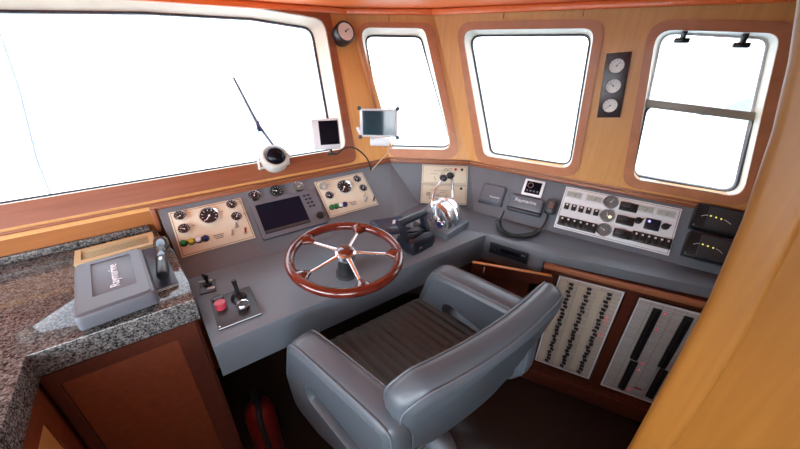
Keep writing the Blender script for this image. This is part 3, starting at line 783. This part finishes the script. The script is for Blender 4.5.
g.add([(rows[0][0][0], rows[0][0][1], .60), (rows[0][-1][0], rows[0][-1][1], .60), (rows[-1][-1][0], rows[-1][-1][1], .60), (rows[-1][0][0], rows[-1][0][1], .60)], [(0, 1, 2, 3)])
part('seat', g, m_leatherdk, ch, angle=60)
# backrest: outline across (x) and up (y), leaning aft, ends slightly forward
bk = rpoly([(-.35, .10), (-.22, .0), (.12, .0), (.36, .22), (.375, .40), (.33, .455), (-.30, .455), (-.37, .40)], [.10, .10, .14, .12, .05, .06, .06, .05], 7)
BT = .052
bl = [(-BT, .045), (-BT + .006, .026), (-BT + .02, .008), (-BT + .036, 0), (BT - .036, 0), (BT - .02, .008), (BT - .006, .026), (BT, .045)]
FBk = frame(W(.665, .505, .565), (1, .02, 0), (0, -.22, 1))
bo = resample(bk, 96)
g = slab(bo, bl)
def bend(p): return (p[0], p[1], p[2] - .10 * (p[0] / .38) ** 2 * .35)
g.v = [bend(p) for p in g.v]
b = part('backrest', g, m_leather, ch, FBk)
for z in (-BT + .014, BT - .014):
    part('piping', G().tube([bend((p[0], p[1], z)) for p in inset(bo, .012)], .0035, 8, closed=True), m_pipe, b)
part('pedestal', G().cyl((0, 0), .05, .03, .58, 28), m_steel, ch, T(.03, .02, 0))
part('seat_frame', G().box((0, .03, .585), (.50, .42, .035), .01), m_greydk, ch)
part('floor_flange', G().lathe([(.17, 0), (.17, .015), (.145, .03), (.07, .045)], 36), m_steel, ch, T(.05, -.01, 0))

# ------------------------------------------------------------------ fire extinguisher under the console
t = thing('fire_extinguisher', 'red fire extinguisher standing on the floor beneath the console beside the cabinet', 'fire extinguisher', T(.040, 1.10, 0))
part('cylinder', G().lathe([(.055, 0), (.062, .012), (.062, .30), (.055, .34), (.035, .368), (.02, .378)], 28), m_extred, t)
part('valve', G().lathe([(.018, .37), (.02, .40), (.012, .42)], 16), m_black, t)
part('lever', G().box((.0, -.03, .428), (.022, .11, .010), .004).box((0, -.025, .408), (.018, .09, .008), .003), m_black, t)
part('hose', G().tube(spline([(0, .02, .40), (-.005, -.05, .39), (-.012, -.068, .30), (-.006, -.070, .15), (0, -.068, .05)], 6), .010, 10), m_black, t)

# ------------------------------------------------------------------ granite counter and its cabinet
gp = [(-.05, 1.11), (-.05, 1.755), (-1.68, 1.755), (-1.68, -.6), (-.458, -.6), (-.456, 1.105)]
gp = [(-.456, -.6), (-.456, 1.11), (-.05, 1.11), (-.05, 1.22), (-.075, 1.50), (-.125, 1.755), (-1.68, 1.755), (-1.68, -.6)]
t = thing('granite_counter', 'speckled grey granite worktop in the corner beside the console', 'worktop', I4)
part('slab', G().prism(gp, .905, .99, .008), m_granite, t)
part('upstand', G().box((-.910, 1.748, 1.005), (1.53, .02, .030), .004), m_granite, t)
t = thing('counter_cabinet', 'dark mahogany panelled cabinet carrying the granite worktop', 'cabinet', I4)
part('carcass', G().prism([(-.475, -.55), (-.475, 1.13), (-.062, 1.13), (-.088, 1.28), (-.118, 1.74), (-1.66, 1.74), (-1.66, -.55)], 0, .904), m_cab, t)
d = part('door', G().plate([(-.468, .02), (-.07, .02), (-.07, .895), (-.468, .895)], [rect(.302, .77, -.285, .46)], 0, .012), m_cab, t, frame((0, 1.130, 0), (1, 0, 0), (0, 0, 1)))
part('panel', G().prism(rect(.302, .77, -.285, .46), .0, .007, .002), m_cabp, d)
FD = frame((-.475, 1.09, 0), (0, -1, 0), (0, 0, 1)); FD = frame((-.475, 1.09, 0), (0, 1, 0), (0, 0, 1))
d = part('door', G().plate([(-.62, .02), (-.01, .02), (-.01, .895), (-.62, .895)], [rect(.48, .74, -.315, .46)], 0, .012), m_cabp, t, FD)
part('panel', G().prism(rect(.48, .74, -.315, .46), 0, .007, .002), m_oak, d)

# things on the granite
ZG = .99
t = thing('air_vent', 'beige slatted air vent lying in the granite behind the covered plotter', 'vent', T(-.265, 1.632, ZG + .0003) @ RZ(3.5))
part('frame', G().plate(rect(.262, .128), [rect(.222, .082)], 0, .014), m_beige, t)
part('backing', G().box((0, 0, .002), (.222, .082, .004)), m_slot, t)
for i in range(7): part('slat', G().box((0, -.035 + .0117 * i, .0105), (.222, .0040, .003), .001, M=I4), m_beige, t)
t = thing('dark_folder', 'dark blue flat folder lying under the covered plotter on the granite', 'folder', T(-.195, 1.375, ZG + .0004) @ RZ(5))
part('cover', G().box((0, 0, .0075), (.20, .33, .015), .004), m_folder, t)
part('pages', G().box((.0, -.001, .0075), (.196, .328, .009)), m_dialw, t)
t = thing('covered_plotter', 'grey covered chart plotter lying flat on the granite, white lettering on its lid', 'plotter', T(-.252, 1.285, ZG + .0175) @ RZ(5))
part('case', G().prism(rpoly(rect(.185, .315), .014, 4), -.0015, .012), m_navy, t)
lid = rpoly(rect(.200, .338), .018, 5)
part('lid', G().stack(lid, [(.002, 0), (.036, .0), (.046, .004), (.050, .012)]), m_cover, t)
part('lid_rim', G().plate(rpoly(rect(.176, .314), .012, 5), [rpoly(rect(.112, .225, .004, .022), .006, 4)], .049, .0535), m_cover, t)
cover_text(t, 'Raymarine', .037, T(.006, .012, .0512) @ RZ(90))
part('bottom_edge', G().box((.02, -.160, .005), (.11, .006, .008)), m_beige, t)
t = thing('flashlight', 'dark metal flashlight lying on the granite beside the covered plotter', 'flashlight', T(-.112, 1.40, ZG + .0425) @ RZ(-2))
part('barrel', G().lathe([(.017, -.155), (.019, -.15), (.019, -.03), (.0165, -.02), (.0165, .03), (.02, .05)], 24, RX(-90)), m_black, t)
part('head', G().lathe([(.02, .05), (.026, .075), (.026, .12), (.024, .125), (.022, .118)], 24, RX(-90)), m_dkmetal, t)
part('collar', G().lathe([(.0195, -.03), (.0205, -.02), (.0205, .0), (.0195, .01)], 24, RX(-90)), m_dkmetal, t)
part('switch', G().box((0, -.06, .019), (.010, .022, .006), .002), m_chrome, t)

# ------------------------------------------------------------------ things on the sill and walls
t = thing('compass', 'white ball compass with a dark glass dome bracketed on the front sill', 'compass', T(.446, 1.715, 1.232))
part('shell', G().lathe([(.012, -.072), (.034, -.062), (.054, -.04), (.066, -.010), (.069, .015), (.063, .036)], 28), m_shell, t, RX(44))
part('dome', G().lathe([(.050, .034), (.048, .048), (.041, .060), (.028, .069), (.013, .074), (.002, .075)], 28), m_screen, t, RX(44))
part('dome_ring', ring_g(.049, .064, .012), m_shell, t, RX(44) @ T(0, 0, .030))
for s in (-1, 1):
    part('pivot_knob', G().cyl((0, 0), .014, 0, .012, 16, .003), m_silver, t, T(s * .066, 0, .01) @ RY(90 * s))
    part('bracket', G().box((s * .075, .02, -.018), (.005, .03, .05), .002), m_shell, t)
part('bracket_foot', G().box((0, .034, -.043), (.155, .016, .008), .002), m_shell, t)

MG = frame((.760, 1.755, 1.315), (.95, -.31, 0), (.10, .25, .96))
t = thing('gps_display', 'silver boxed display with a dark screen standing against the big front window corner', 'display', MG)
part('case', G().box((-.004, 0, -.025), (.150, .165, .05), .008), m_silver, t)
part('screen', G().box((.012, .006, .001), (.105, .128, .003)), m_screen, t)
part('stand', G().tube([(.01, -.07, -.02), (.015, -.105, -.015)], .007), m_black, t)
part('stand_foot', G().box((.015, -.11, -.015), (.05, .012, .04), .003), m_black, t)

MT = frame((.985, 1.575, 1.380), (.80, -.60, 0), (.04, .10, .99)) @ Matrix.Scale(.85, 4)
t = thing('tablet', 'white-framed tablet with a dark screen held by four black corner clips', 'tablet', MT)
part('frame', G().prism(rpoly(rect(.238, .172), .010, 4), -.010, .0, .002), m_silver, t)
part('screen', G().box((0, 0, .0003), (.205, .148, .0015)), m_tabscr, t)
for sx in (-1, 1):
    for sy in (-1, 1):
        part('corner_clip', G().cyl((0, 0), .013, -.014, .010, 16, .003), m_black, t, T(sx * .120, sy * .088, 0))
part('holder_arm', G().tube([(-.03, -.03, -.012), (-.05, -.09, -.05), (-.03, -.125, -.10)], .011), m_silver, t)
part('holder_foot', G().box((-.0, -.13, -.10), (.13, .05, .07), .008), m_silver, t)
part('side_lug', G().box((-.125, -.055, -.008), (.02, .06, .012), .004, M=T(-.125, -.055, 0) @ RZ(25) @ T(.125, .055, 0)), m_silver, t)

tag(link('black_cable', G().tube(spline([(.785, 1.715, 1.205), (.84, 1.705, 1.235), (.90, 1.70, 1.228), (.965, 1.70, 1.17), (1.0, 1.71, 1.11), (1.01, 1.715, 1.07)], 8), .0045, 8).mesh('black_cable', m_wire)),
    'thin black cable looping from the silver display down to the console', 'cable')
tag(link('beige_cable', G().tube(spline([(1.075, 1.56, 1.27), (1.08, 1.62, 1.20), (1.055, 1.68, 1.13), (1.02, 1.70, 1.085), (1.015, 1.715, 1.068)], 8), .0035, 8).mesh('beige_cable', m_rope)),
    'thin beige cable hanging from the tablet down to the console', 'cable')

MC = FR @ T(1.003, .752, .06) @ RZ(0)
t = thing('wall_clock', 'small round dark-cased clock in the corner above the big front window', 'clock', MC)
part('case', G().lathe([(.056, -.0595), (.058, -.02), (.058, .012), (.052, .02), (.046, .016)], 28), m_black, t)
part('dial', G().cyl((0, 0), .046, .010, .0165, 28), m_dialw, t)
part('needle', G().box((.012, .004, .0172), (.034, .004, .001), M=RZ(25)).cyl((0, 0), .005, .0165, .0185, 12), m_ink, t)

MQ = FS @ T(.667, .513, 0) @ RZ(6.5)
t = thing('barometer_plaque', 'dark wooden plaque with three small white dials between the two starboard windows', 'barometer', MQ)
part('plaque', G().prism(rect(.098, .285), 0, .018, .004), mat('dark_stained_wood', (.035, .018, .022), .35), t)
for y, nd in ((.088, 50), (.002, 140), (-.085, 220)):
    gauge(t, 0, y, .033, .018, m_dialw, m_chrome, nd)

# put each built-in's origin at its own base
for nm, L in (('helm_console', (.6, 1.3, .70)), ('granite_counter', (-.9, 1.4, .905)), ('counter_cabinet', (-.7, 1.3, 0)), ('corner_cupboard', (1.42, .95, 0))):
    o = bpy.data.objects[nm]; L = V(L); o.location = L
    for c in o.children: c.matrix_local = Matrix.Translation(-L) @ c.matrix_local
# ------------------------------------------------------------------ camera, sky, view
cd = bpy.data.cameras.new('camera'); cam = bpy.data.objects.new('camera', cd); COL.objects.link(cam)
cd.sensor_width = 36; cd.lens = 335 / 800 * 36; cd.clip_start = .02; cd.clip_end = 6000
def Rm(a, ax): return Matrix.Rotation(math.radians(a), 4, ax)
base = Matrix(((1, 0, 0, 0), (0, 0, -1, 0), (0, 1, 0, 0), (0, 0, 0, 1)))
cam.matrix_world = T(0, 0, 1.75) @ Rm(-35.81, 'Z') @ Rm(-28.08, 'X') @ base @ Rm(.77, 'Z')
SC.camera = cam
SKY, FILL = 3.0, 9.0
w = bpy.data.worlds.new('sky'); SC.world = w; w.use_nodes = True; nt = w.node_tree; bg = nt.nodes['Background']
# overcast sky, pale at the horizon; extra glow added on the port quarter to light the cabin
tc = nt.nodes.new('ShaderNodeTexCoord'); sx = nt.nodes.new('ShaderNodeSeparateXYZ'); nt.links.new(tc.outputs['Generated'], sx.inputs[0])
rp = nt.nodes.new('ShaderNodeValToRGB'); e = rp.color_ramp.elements
e[0].position = 0; e[0].color = (.95, .98, 1, 1); e[1].position = .7; e[1].color = (.74, .87, 1, 1)
nt.links.new(sx.outputs['Z'], rp.inputs['Fac']); nt.links.new(rp.outputs['Color'], bg.inputs['Color'])
dp = nt.nodes.new('ShaderNodeVectorMath'); dp.operation = 'DOT_PRODUCT'
sd = V((-.70, -.55, .45)).normalized(); dp.inputs[1].default_value = sd; nt.links.new(tc.outputs['Generated'], dp.inputs[0])
mr = nt.nodes.new('ShaderNodeMapRange'); mr.interpolation_type = 'SMOOTHSTEP'
for k, q in enumerate((.45, 1.0, SKY, SKY + FILL)): mr.inputs[1 + k].default_value = q
nt.links.new(dp.outputs['Value'], mr.inputs[0]); nt.links.new(mr.outputs[0], bg.inputs['Strength'])
vs = SC.view_settings; vs.view_transform = 'Standard'; vs.look = 'None'; vs.gamma = 1; vs.use_curve_mapping = False; vs.exposure = 0.75
SC.cycles.max_bounces = 10; SC.cycles.diffuse_bounces = 6; SC.cycles.transparent_max_bounces = 12
SC.cycles.sample_clamp_indirect = 6
